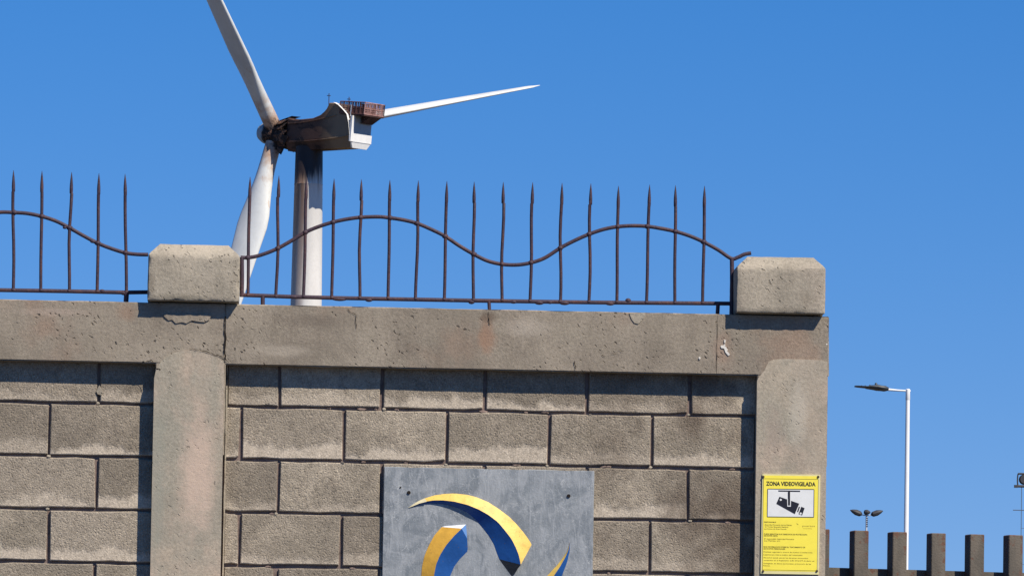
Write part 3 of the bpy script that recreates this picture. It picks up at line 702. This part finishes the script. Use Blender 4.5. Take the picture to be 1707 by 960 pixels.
hull([(X(1450), Zp(648.6), Zp(645.2), .21), (X(1440), Zp(647.6), Zp(645.0), .2), (X(1430), Zp(646.9), Zp(644.6), .17), (X(1424.5), Zp(646.4), Zp(644.4), .1)], M_lampd, 'lens_plate', lamp, LO, p.y)
for (a, c, w, h) in ((1460, 641.6, 2.6, 3), (1442, 645, 1.0, 2.2), (1436, 645, 1.4, 1.8), (1450, 644.0, 2, 2.0)):
    b = bmesh.new(); bmesh.ops.create_cone(b, cap_ends=True, segments=10, radius1=w*q, radius2=w*.6*q, depth=h*q, matrix=Matrix.Translation((X(a), p.y, Zp(c-h/2+.4)))); lpart('photocell' if w > 2.1 else 'clip', b, M_lampd, lamp, LO)

# ---------------------------------------------------------------- far triple floodlight
D = 200.0; q = D/FPX
p = at_dist(1444.5, 858, D); fl = empty('floodlight_mast', (p.x, p.y, 0), 'far pole with three dark floodlight heads, left of the tall street lamp', 'floodlight mast'); O2 = Vector(fl.location)
M_flh = simple('floodlight_grey', (.045, .045, .05), .6, .2, 5, dirt=(.07, .06, .05)); M_galv = simple('galvanised_mast', (.52, .54, .56), .5, .1, 2)
b = bmesh.new(); add_tube(b, [Vector((p.x, p.y, 0)), Vector((p.x, p.y, p.z))], [2.8*q, 1.5*q], 12); lpart('pole', b, M_galv, fl, O2)
for k in range(5):
    b = bmesh.new(); add_obox(b, Vector((p.x+1.2*q, p.y-1.7*q, p.z-(5+k*3.4)*q)), Vector((1, 0, 0)), Vector((0, 1, 0)), ZV, 2.4*q, .6*q, 1.5*q); lpart('bracket', b, M_flh, fl, O2)
b = bmesh.new(); add_tube(b, [Vector((p.x-13*q, p.y, p.z+.6*q)), Vector((p.x, p.y, p.z-.6*q)), Vector((p.x+13*q, p.y, p.z+.6*q))], .8*q, 8); lpart('crossarm', b, M_galv, fl, O2)
def head(c, ang, root, O, sx=10.5, sz=5.0, mat=M_flh):
    b = bmesh.new(); ax = Vector((math.cos(ang), 0, math.sin(ang))); az = Vector((-math.sin(ang), 0, math.cos(ang))); ay = Vector((0, 1, 0)); rings = []
    for t, h, w in ((-1, .35, .3), (-.7, .9, .8), (0, 1.0, 1.0), (.6, .6, .7), (1, .12, .25)):
        rings.append([b.verts.new(c+ax*(t*sx*q)+az*(h*sz*q*math.sin(2*PI*k/10))+ay*(w*6*q*math.cos(2*PI*k/10))) for k in range(10)])
    for r_, s_ in zip(rings, rings[1:]):
        for k in range(10): b.faces.new([r_[k], r_[(k+1) % 10], s_[(k+1) % 10], s_[k]])
    b.faces.new(rings[0]); b.faces.new(rings[-1]); bmesh.ops.recalc_face_normals(b, faces=b.faces)
    return lpart('floodlight_head', b, mat, root, O, 30)
head(p+Vector((17.5*q, 0, 4.0*q)), R(20), fl, O2); head(p+Vector((-17.5*q, 0, 4.2*q)), R(160), fl, O2); head(p+Vector((.8*q, -2*q, 4.5*q)), 0, fl, O2, 5.6, 4.6)

# ---------------------------------------------------------------- lattice mast with round floodlights at the right edge
D = 250.0; q = D/FPX
p = at_dist(1711, 811, D); ms = empty('lattice_mast', (p.x, p.y, 0), 'thin mast with dark round floodlights cut by the right photo edge', 'floodlight mast'); O3 = Vector(ms.location)
M_mast = simple('thin_mast_steel', (.10, .12, .15), .6, .1, 2)
for sx in (-8, 8):
    b = bmesh.new(); add_tube(b, [Vector((p.x+sx*q, p.y, 0)), Vector((p.x+sx*q, p.y, p.z))], .55*q, 8); lpart('mast_leg', b, M_mast, ms, O3)
b = bmesh.new()
z = p.z-39*q; add_tube(b, [Vector((p.x-22*q, p.y, z)), Vector((p.x+22*q, p.y, z))], .7*q, 6); lpart('crossarm', b, M_mast, ms, O3)
k = 0
while z > 1.5:
    b = bmesh.new(); add_tube(b, [Vector((p.x-8*q, p.y, z-30*q)), Vector((p.x+8*q, p.y, z-30*q))], .35*q, 5); z -= 60*q; lpart('rung', b, M_mast, ms, O3)
b = bmesh.new(); add_tube(b, [Vector((p.x-17*q, p.y, p.z+.8*q)), Vector((p.x+17*q, p.y, p.z+.8*q))], 2.2*q, 8)
add_obox(b, Vector((p.x-17.5*q, p.y, p.z+.5*q)), Vector((1, 0, 0)), Vector((0, 1, 0)), ZV, 6*q, 4*q, 4.6*q)
add_obox(b, Vector((p.x+17.5*q, p.y, p.z+.5*q)), Vector((1, 0, 0)), Vector((0, 1, 0)), ZV, 6*q, 4*q, 4.6*q)
for sx in (-13.5, 13.5): add_tube(b, [Vector((p.x+sx*q+math.copysign(1.5*q, sx)*math.cos(t), p.y, p.z+11*q-10.5*q*math.sin(t))) for t in [R(-90+18*i) for i in range(11)]], 1.2*q, 6)
add_tube(b, [Vector((p.x-14*q, p.y, p.z+21.5*q)), Vector((p.x+14*q, p.y, p.z+21.5*q))], 1.6*q, 6)
lpart('head_frame', b, M_flh, ms, O3)
for sx in (-4.0, 4.0):
    b = bmesh.new(); pts = [(0, 6.5), (3, 8.2), (6, 8.6), (9, 6), (11, 3)]
    c = Vector((p.x+sx*q, p.y-3*q, p.z+12*q)); add_tube(b, [c+Vector((0, t*q, 0)) for t, r_ in pts], [r_*q for t, r_ in pts], 16); lpart('floodlight_head', b, M_flh, ms, O3)

# ---------------------------------------------------------------- burnt wind turbine
TD = 341.0
HP = (461.0, 223.0)
H = at_dist(*HP, TD); S = (H-CAM).length/FPX            # metres per photo pixel there
vw = (H-CAM).normalized(); vr = (RT-vw*RT.dot(vw)).normalized(); vu = vr.cross(vw)
def V3(x, u, w): return vr*x+vu*u+vw*w
dax = V3(-.754, .04, .655).normalized()                  # rotor axis, nose pointing left and away
turbine = empty('wind_turbine', (0, 0, 0), 'white wind turbine with burnt brown nacelle and hub, standing behind the wall', 'wind turbine')
M = None
def turb_mat(name, white=(.74, .73, .70), mode='blade', rough=.5):
    m, n, l, p_ = newmat(name, rough, .3); t = NT(m); o = t.coord('Object'); v = t.pos()
    big = t.noise(v, .9, 4, .6); fine = t.noise(v, 5, 4, .65)
    c = t.mix(t.ramp(fine, .4, .75, 0, .35), white, tuple(x*.8 for x in white)); c = t.mix(t.ramp(t.noise(t.mapping(v, scale=(1, 1, .4)), .5, 5, .65), .42, .7, 0, .5), c, tuple(x*.72 for x in white))
    return m, n, l, p_, t, c, v, big, fine
hubp = tuple(H)
def dist_node(t, v, pt):
    k = t.n.new('ShaderNodeVectorMath'); k.operation = 'DISTANCE'; t.l.new(v, k.inputs[0]); k.inputs[1].default_value = pt; return k.outputs['Value']
# blades: scorched only near the root
m_, n, l, pp, t, c, v, big, fine = turb_mat('blade_gelcoat', (.68, .69, .66))
dn = t.math('ADD', dist_node(t, v, hubp), t.math('MULTIPLY', t.math('SUBTRACT', t.noise(v, 1.1, 4, .65), .5), 5.0))
c = t.mix(t.ramp(dn, .9, 2.9, .85, 0), c, (.42, .25, .15)); c = t.mix(t.ramp(dn, .5, 1.1, 1, 0), c, (.035, .022, .018))
stn = t.math('MULTIPLY', t.ramp(t.noise(t.mapping(v, scale=(1.3, 1.3, .5)), 1.6, 4, .7), .60, .66), t.ramp(dist_node(t, v, hubp), 2.5, 6.0, .75, 0))
c = t.mix(stn, c, (.50, .28, .15))
l.new(c, pp.inputs['Base Color']); M_blade = m_
# nacelle: soot and burnt brown on the flank, white at the rear
m_, n, l, pp, t, c, v, big, fine = turb_mat('burnt_nacelle', (.78, .77, .74), rough=.7)
soot = t.mix(t.ramp(t.noise(t.mapping(v, scale=(1, 1, 1.8)), 1.1, 6, .7, dist=.8), .46, .60), (.095, .050, .034), (.026, .016, .014)); soot = t.mix(t.ramp(t.noise(v, 3.2, 5, .7, dist=1.0), .58, .66, 0, .7), soot, (.17, .105, .07))
rearness = t.math('ADD', t.sep(t.coord('Object'))[0], t.math('MULTIPLY', t.math('SUBTRACT', big, .5), 1.2))
soot = t.mix(t.ramp(rearness, 3.5, 4.9), soot, (.25, .172, .105))
l.new(soot, pp.inputs['Base Color']); M_nac = m_
m_, n, l, pp, t, c, v, big, fine = turb_mat('nacelle_white_shell', (.84, .83, .79))
l.new(t.mix(t.ramp(t.noise(v, 4, 4, .7), .58, .72, 0, .5), c, (.35, .30, .25)), pp.inputs['Base Color']); M_nw = m_
# hub
m_, n, l, pp, t, c, v, big, fine = turb_mat('burnt_hub', (.42, .46, .46), rough=.75)
hx = t.math('ADD', t.sep(t.coord('Object'))[0], t.math('MULTIPLY', t.math('SUBTRACT', t.noise(v, 2.2, 4, .7), .5), .55))
blk = t.mix(t.ramp(t.noise(v, 3, 5, .7, dist=1.2), .50, .60), (.022, .016, .014), (.17, .09, .055))
l.new(t.mix(t.ramp(hx, -.62, -.42), c, blk), pp.inputs['Base Color']); l.new(t.bump(t.noise(v, 4, 4, .6), .12), pp.inputs['Normal']); M_hub = m_
# tower
TZ = V3(0, 0, 0)
dh = Vector((dax.x, dax.y, 0)).normalized()
T0 = H-dh*(72*S)
m_, n, l, pp, t, c, v, big, fine = turb_mat('tower_white_paint', (.72, .69, .63))
zz = t.sep(v)[2]; xx = t.sep(v)[0]
strk = t.noise(t.mapping(v, scale=(1.6, 1.6, .10)), 1.6, 4, .65)
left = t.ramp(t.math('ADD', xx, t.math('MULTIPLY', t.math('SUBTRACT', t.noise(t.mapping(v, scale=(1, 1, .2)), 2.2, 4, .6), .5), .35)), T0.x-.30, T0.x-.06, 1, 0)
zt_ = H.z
stain_shade = t.math('MULTIPLY', left, t.ramp(zz, zt_-9.5, zt_-2.0, .55, 1.0))  # brown stain, also painted to widen the shaded left side
c = t.mix(t.math('MULTIPLY', stain_shade, t.ramp(strk, .30, .60, .62, .98)), c, (.23, .135, .09))
burn_shade = t.math('ADD', t.ramp(zz, zt_-4.4, zt_-1.0), t.math('MULTIPLY', t.math('SUBTRACT', strk, .5), 1.2))
c = t.mix(t.ramp(burn_shade, .12, .9, 0, .85), c, (.30, .19, .12)); c = t.mix(t.ramp(burn_shade, .42, .80, 0, .96), c, (.022, .016, .016))  # scorched top, its near-black also paints in shade below the nacelle
l.new(c, pp.inputs['Base Color']); M_tow = m_
turbine.location = (T0.x, T0.y, 0); TO = Vector(turbine.location)
b = bmesh.new(); hb = H.z-26*S
pts = [Vector((T0.x, T0.y, z)) for z in (-.3, hb-20, hb-8.0, hb-2.05, hb-2.0, hb-1.97, hb)]; rr = [1.30, 1.02, .835, .765, .780, .765, .735]
rr = [x*.98 for x in rr]
add_tube(b, pts, rr, 48); o = lpart('tower', b, M_tow, turbine, TO, 30)
# frame of the nacelle: a = rearwards, s = near side, h = up
A_ = -dax; Sd = Vector((0, 0, 1)).cross(A_).normalized()
if Sd.dot(vw) > 0: Sd = -Sd
Hh = A_.cross(Sd).normalized()
if Hh.z < 0: Hh = -Hh
def nac_ah(px, py, s):
    """profile point (a, h) where the photo ray meets the flank at side offset s (m)"""
    d = ray(px, py); o_ = H+Sd*s; tt = (o_-CAM).dot(Sd)/d.dot(Sd); q_ = CAM+d*tt-H
    return q_.dot(A_), q_.dot(Hh)
HW = .80
Mn = Matrix((A_, Sd, Hh)).transposed().to_4x4(); Mn.translation = H-TO
def npart(name, b, mat, ang=35):
    o = obj(name, b, mat, turbine); o.matrix_local = Mn; bmesh_ok = True; return smooth(o, ang)
top = [(477, 196), (483, 198), (492, 199.5), (507, 198.5), (521, 197), (533, 192), (540, 186), (545, 180), (549, 171.5), (558, 171.5), (566, 176), (573, 183), (579.5, 190), (582.5, 200)]
prof = [nac_ah(x, y, HW) for x, y in top]
seam0, seam1 = nac_ah(481, 236, HW), nac_ah(582, 226, HW); bot0, bot1 = nac_ah(481, 251, HW*.7), nac_ah(583, 245, HW*.7)
def lerp(a, c, t): return a+(c-a)*t
AE = nac_ah(584, 230, HW)[0]; AF = prof[0][0]
secs = []
for a, h in prof[:-1]+[(AE, nac_ah(583, 192, HW)[1])]:
    t = (a-seam0[0])/(seam1[0]-seam0[0]); hs = lerp(seam0[1], seam1[1], t); hb_ = lerp(bot0[1], bot1[1], t)
    w = HW*min(1, .80+.2*(a-AF)/1.2)
    secs.append((a, [(w*.62, hb_), (w, hs), (w*1.0, hs+.05), (w, h-.05), (w*.93, h), (-w*.93, h), (-w, h-.05), (-w, hs), (-w*.62, hb_)]))
b = bmesh.new(); rings = [[b.verts.new((a, s, h)) for s, h in pr] for a, pr in secs]
nn = len(secs[0][1])
for r_, s_ in zip(rings, rings[1:]):
    for k in range(nn): b.faces.new([r_[k], r_[(k+1) % nn], s_[(k+1) % nn], s_[k]])
b.faces.new(rings[0]); b.faces.new(rings[-1]); bmesh.ops.recalc_face_normals(b, faces=b.faces); npart('nacelle', b, M_nac, 25)
# raised seams along the flank
for (p0_, p1_, ss) in (((478, 206), (560, 192), HW+.01), ((480, 236), (580, 226), HW+.01)):
    b = bmesh.new(); (a0, h0), (a1, h1) = nac_ah(*p0_, ss), nac_ah(*p1_, ss); n_ = 8
    add_tube(b, [Vector((lerp(a0, a1, i/n_), ss-.10*max(0, 1-i/2.5), lerp(h0, h1, (i/n_)**1.6))) for i in range(n_+1)], .035, 6); npart('seam', b, M_nac)
# rear wall: white ring frame, set-back panel, lower bevel
hT = nac_ah(583, 192, HW)[1]; hS = nac_ah(584, 236, HW)[1]; hP = nac_ah(584, 222, HW)[1]; hBm = nac_ah(583, 246, HW)[1]
b = bmesh.new(); add_box(b, AE+.002, AE+.10, -HW*1.02, HW*1.02, hS, hP); npart('rear_band', b, M_nw)
b = bmesh.new(); add_box(b, AE+.002, AE+.12, HW*.88, HW*1.0+.12, hS+.01, hT-.02); add_tube(b, [Vector((AE-.12, HW, hT-.05)), Vector((AE-.12, HW, hT+.55))], .035, 6); npart('rear_frame', b, M_nw)
b = bmesh.new(); v_ = [(AE+.002, HW, hS), (AE+.002, -HW, hS), (AE+.08, -HW, hS), (AE+.08, HW, hS), (AE-.10, HW*.72, hBm), (AE-.10, -HW*.72, hBm), (AE+.02, -HW*.72, hBm), (AE+.02, HW*.72, hBm)]
vs = [b.verts.new(q_) for q_ in v_]
for f in ((0, 1, 5, 4), (1, 2, 6, 5), (2, 3, 7, 6), (3, 0, 4, 7), (4, 5, 6, 7), (0, 3, 2, 1)): b.faces.new([vs[i] for i in f])
bmesh.ops.recalc_face_normals(b, faces=b.faces); npart('rear_bevel', b, M_nw)
b = bmesh.new(); add_box(b, AE+.002, AE+.04, -HW*.98, HW*.84, hP, hT); npart('rear_panel', b, simple('rear_panel_shaded', (.34, .37, .38), .6, .1, 3))  # white rear face, greyed to paint in the platform's shade
# white torn edge strip beside the burnt flank
b = bmesh.new(); ed = [nac_ah(x, y, HW+.02) for x, y in ((558, 171), (566, 175.5), (573, 182.5), (580, 190.5), (583, 205), (584.5, 222), (584.5, 236))]
for (a0, h0), (a1, h1) in zip(ed, ed[1:]):
    vs = [b.verts.new(q_) for q_ in ((a0+.03, HW-.10, h0), (a1+.03, HW-.10, h1), (a1, HW+.13, h1), (a0, HW+.13, h0))]; b.faces.new(vs)
npart('shell_edge', b, M_nw)
# service platform with rusty railing
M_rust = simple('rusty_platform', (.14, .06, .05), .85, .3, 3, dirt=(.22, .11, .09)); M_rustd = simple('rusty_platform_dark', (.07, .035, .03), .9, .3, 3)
pa0 = nac_ah(566, 190, HW)[0]; pa1 = nac_ah(607, 190, HW)[0]; pf = nac_ah(607, 191, HW)[1]; pt = nac_ah(607, 171, HW)[1]
b = bmesh.new(); add_box(b, pa0, pa1, -HW, HW, pf-.07, pf); npart('platform_floor', b, M_rustd)
b = bmesh.new(); vs = [b.verts.new(q_) for q_ in ((AE+.15, -.7, pf-.07), (pa1-.05, -.7, pf-.07), (AE+.15, -.7, pf-.45), (AE+.15, .2, pf-.07), (pa1-.05, .2, pf-.07), (AE+.15, .2, pf-.45))]
for f in ((0, 1, 2), (3, 5, 4), (1, 4, 5, 2), (0, 3, 4, 1), (0, 2, 5, 3)): b.faces.new([vs[i] for i in f])
bmesh.ops.recalc_face_normals(b, faces=b.faces); npart('bracket', b, M_rustd)
V_ = Vector
def rail_side(p0, p1, n, name, mat, mesh_panel):
    b = bmesh.new()
    for hh, r_ in ((pf+.02, .03), (pf+(pt-pf)*.5, .022), (pt, .03)): add_tube(b, [V_((p0[0], p0[1], hh)), V_((p1[0], p1[1], hh))], r_, 5)
    for i in range(n+1):
        t = i/n; x = lerp(p0[0], p1[0], t); y = lerp(p0[1], p1[1], t); add_tube(b, [V_((x, y, pf)), V_((x+random.uniform(-.02, .02), y, pt+random.uniform(-.02, .05)))], .018 if i % 4 else .032, 5)
    if mesh_panel:
        for i in range(0, 9, 2): add_tube(b, [V_((p0[0], p0[1], lerp(pf, pf+(pt-pf)*.62, i/8))), V_((p1[0], p1[1], lerp(pf, pf+(pt-pf)*.62, i/8)))], .012, 4)
    return npart(name, b, mat)
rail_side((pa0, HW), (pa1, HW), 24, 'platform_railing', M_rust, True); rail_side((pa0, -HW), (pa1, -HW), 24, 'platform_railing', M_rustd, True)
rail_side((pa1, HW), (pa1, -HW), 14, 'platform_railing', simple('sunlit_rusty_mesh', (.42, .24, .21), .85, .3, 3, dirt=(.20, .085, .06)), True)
b = bmesh.new(); add_box(b, pa0+.15, pa1-.25, -.35, .45, pf, pf+.42); bmesh.ops.bevel(b, geom=b.edges[:], offset=.04, segments=1, affect='EDGES'); npart('equipment_box', b, M_rustd)
for (x0, y0, y1, s_) in ((548.5, 156, 172, HW*.9), (582, 162, 172, 0)):
    a0, h0 = nac_ah(x0, y1, s_); a1, h1 = nac_ah(x0, y0, s_); b = bmesh.new(); add_tube(b, [V_((a0, s_, h0-.1)), V_((a1, s_, h1))], .022, 6)
    add_tube(b, [V_((a1-.12, s_, h1-.12)), V_((a1+.12, s_, h1-.12))], .018, 6); npart('wind_sensor', b, M_rustd)
# hub and spinner, turned about the rotor axis
b = bmesh.new(); hpts = [(-40, 1), (-38, 7), (-33, 13), (-25, 17.5), (-15, 20), (-5, 20.5), (6, 20), (14, 18), (22, 19), (30, 20)]
add_tube(b, [V_((a*S, 0, 0)) for a, r_ in hpts], [r_*S for a, r_ in hpts], 32)
for v_ in b.verts:
    if v_.co.x > -10*S: v_.co += v_.co.normalized()*noise.noise(v_.co*2.3)*.10
npart('hub', b, M_hub, 40)
b = bmesh.new()          # torn, burnt skin between hub and nacelle
for k in range(16):
    a = 2*PI*k/16+random.uniform(-.1, .1); r1 = 21*S; r2 = (26+random.uniform(-2, 5))*S; x0, x1 = (4+random.uniform(-8, 6))*S, (42+random.uniform(-3, 8))*S; dw = .25
    vs = [b.verts.new(q_) for q_ in ((x0, r1*math.cos(a-dw), r1*math.sin(a-dw)), (x0+.2, r1*math.cos(a+dw), r1*math.sin(a+dw)), (x1, r2*math.cos(a+dw*.9)*.95, r2*math.sin(a+dw*.9)), (x1-.3, r2*math.cos(a-dw*.9)*.95, r2*math.sin(a-dw*.9)))]
    b.faces.new(vs)
vs = [b.verts.new(q_) for q_ in ((20*S, 20*S, -20*S), (34*S, 16*S, -24*S), (30*S, 18*S, -36*S), (24*S, 20*S, -32*S))]; b.faces.new(vs)
npart('torn_skin', b, M_hub)
# blades
b3 = V3(.655, .123, .746); b3 = (b3-dax*b3.dot(dax)).normalized()
def rot(v, deg): return Matrix.Rotation(R(deg), 3, dax) @ v
RB = 22.0
cand = [b3, rot(b3, 120), rot(b3, -120)]
cand.sort(key=lambda q_: q_.z); cand[0] = rot(cand[0], -1)
BETA = 77
def blade(bd, beta=BETA, off=.44, cmax=1.9):
    tt = dax.cross(bd).normalized(); be = R(beta)
    b = bmesh.new(); rings = []; NS = 30; NP = 28
    for i in range(NS+1):
        f = (i/NS)**1.15; r_ = lerp(.55, RB, f)
        # chord and thickness along the span
        if r_ < 1.0: ch, th, rd = .9, .86, 1.0
        elif r_ < 5.0: k = (r_-1.0)/4.0; k = .6*k+.4*k*k*(3-2*k); k_lin = k; k = k if True else 0; ch = lerp(.95, cmax, k); th = lerp(.86, .64, k); rd = 1-k
        else: k = (r_-5.0)/(RB-5.0); ch = lerp(cmax, .40, k**.95); th = lerp(.64, .10, k**.8); rd = 0
        if i == NS: ch, th = .1, .02
        tw = be+R(12)*(-(1-min(1, r_/RB))**1.5+.45)
        cd = dax*math.sin(tw)+tt*math.cos(tw); nd = bd.cross(cd).normalized()
        cen = H+bd*r_-TO; ring = []
        bend = dax*(-.35*(r_/RB)**2)
        for k_ in range(NP):
            a = 2*PI*k_/NP; cx = math.cos(a); sy = math.sin(a)
            # aerofoil: thick nose on the -c side, thin tail on +c
            u = (cx+1)/2
            foil = 1.6*math.sqrt(max(u, 0))*(1-u)**.75*1.0
            xoff = ch*(u-off) if rd < 1 else 0
            yo = math.copysign(foil*th*.62, sy) if abs(sy) > 1e-6 else 0
            xc, yc = .43*cx, .43*sy
            x_ = lerp(xoff, xc, rd); y_ = lerp(yo, yc, rd)
            ring.append(b.verts.new(cen+bend+cd*x_+nd*y_))
        rings.append(ring)
    for r_, s_ in zip(rings, rings[1:]):
        for k in range(NP): b.faces.new([r_[k], r_[(k+1) % NP], s_[(k+1) % NP], s_[k]])
    b.faces.new(rings[0]); b.faces.new(rings[-1]); bmesh.ops.recalc_face_normals(b, faces=b.faces)
    return smooth(obj('blade', b, M_blade, turbine), 50)
cand = sorted(cand, key=lambda q_: q_.z)
blade(cand[0], 77, .57, 1.8); blade(cand[1], 90); blade(cand[2], 76)
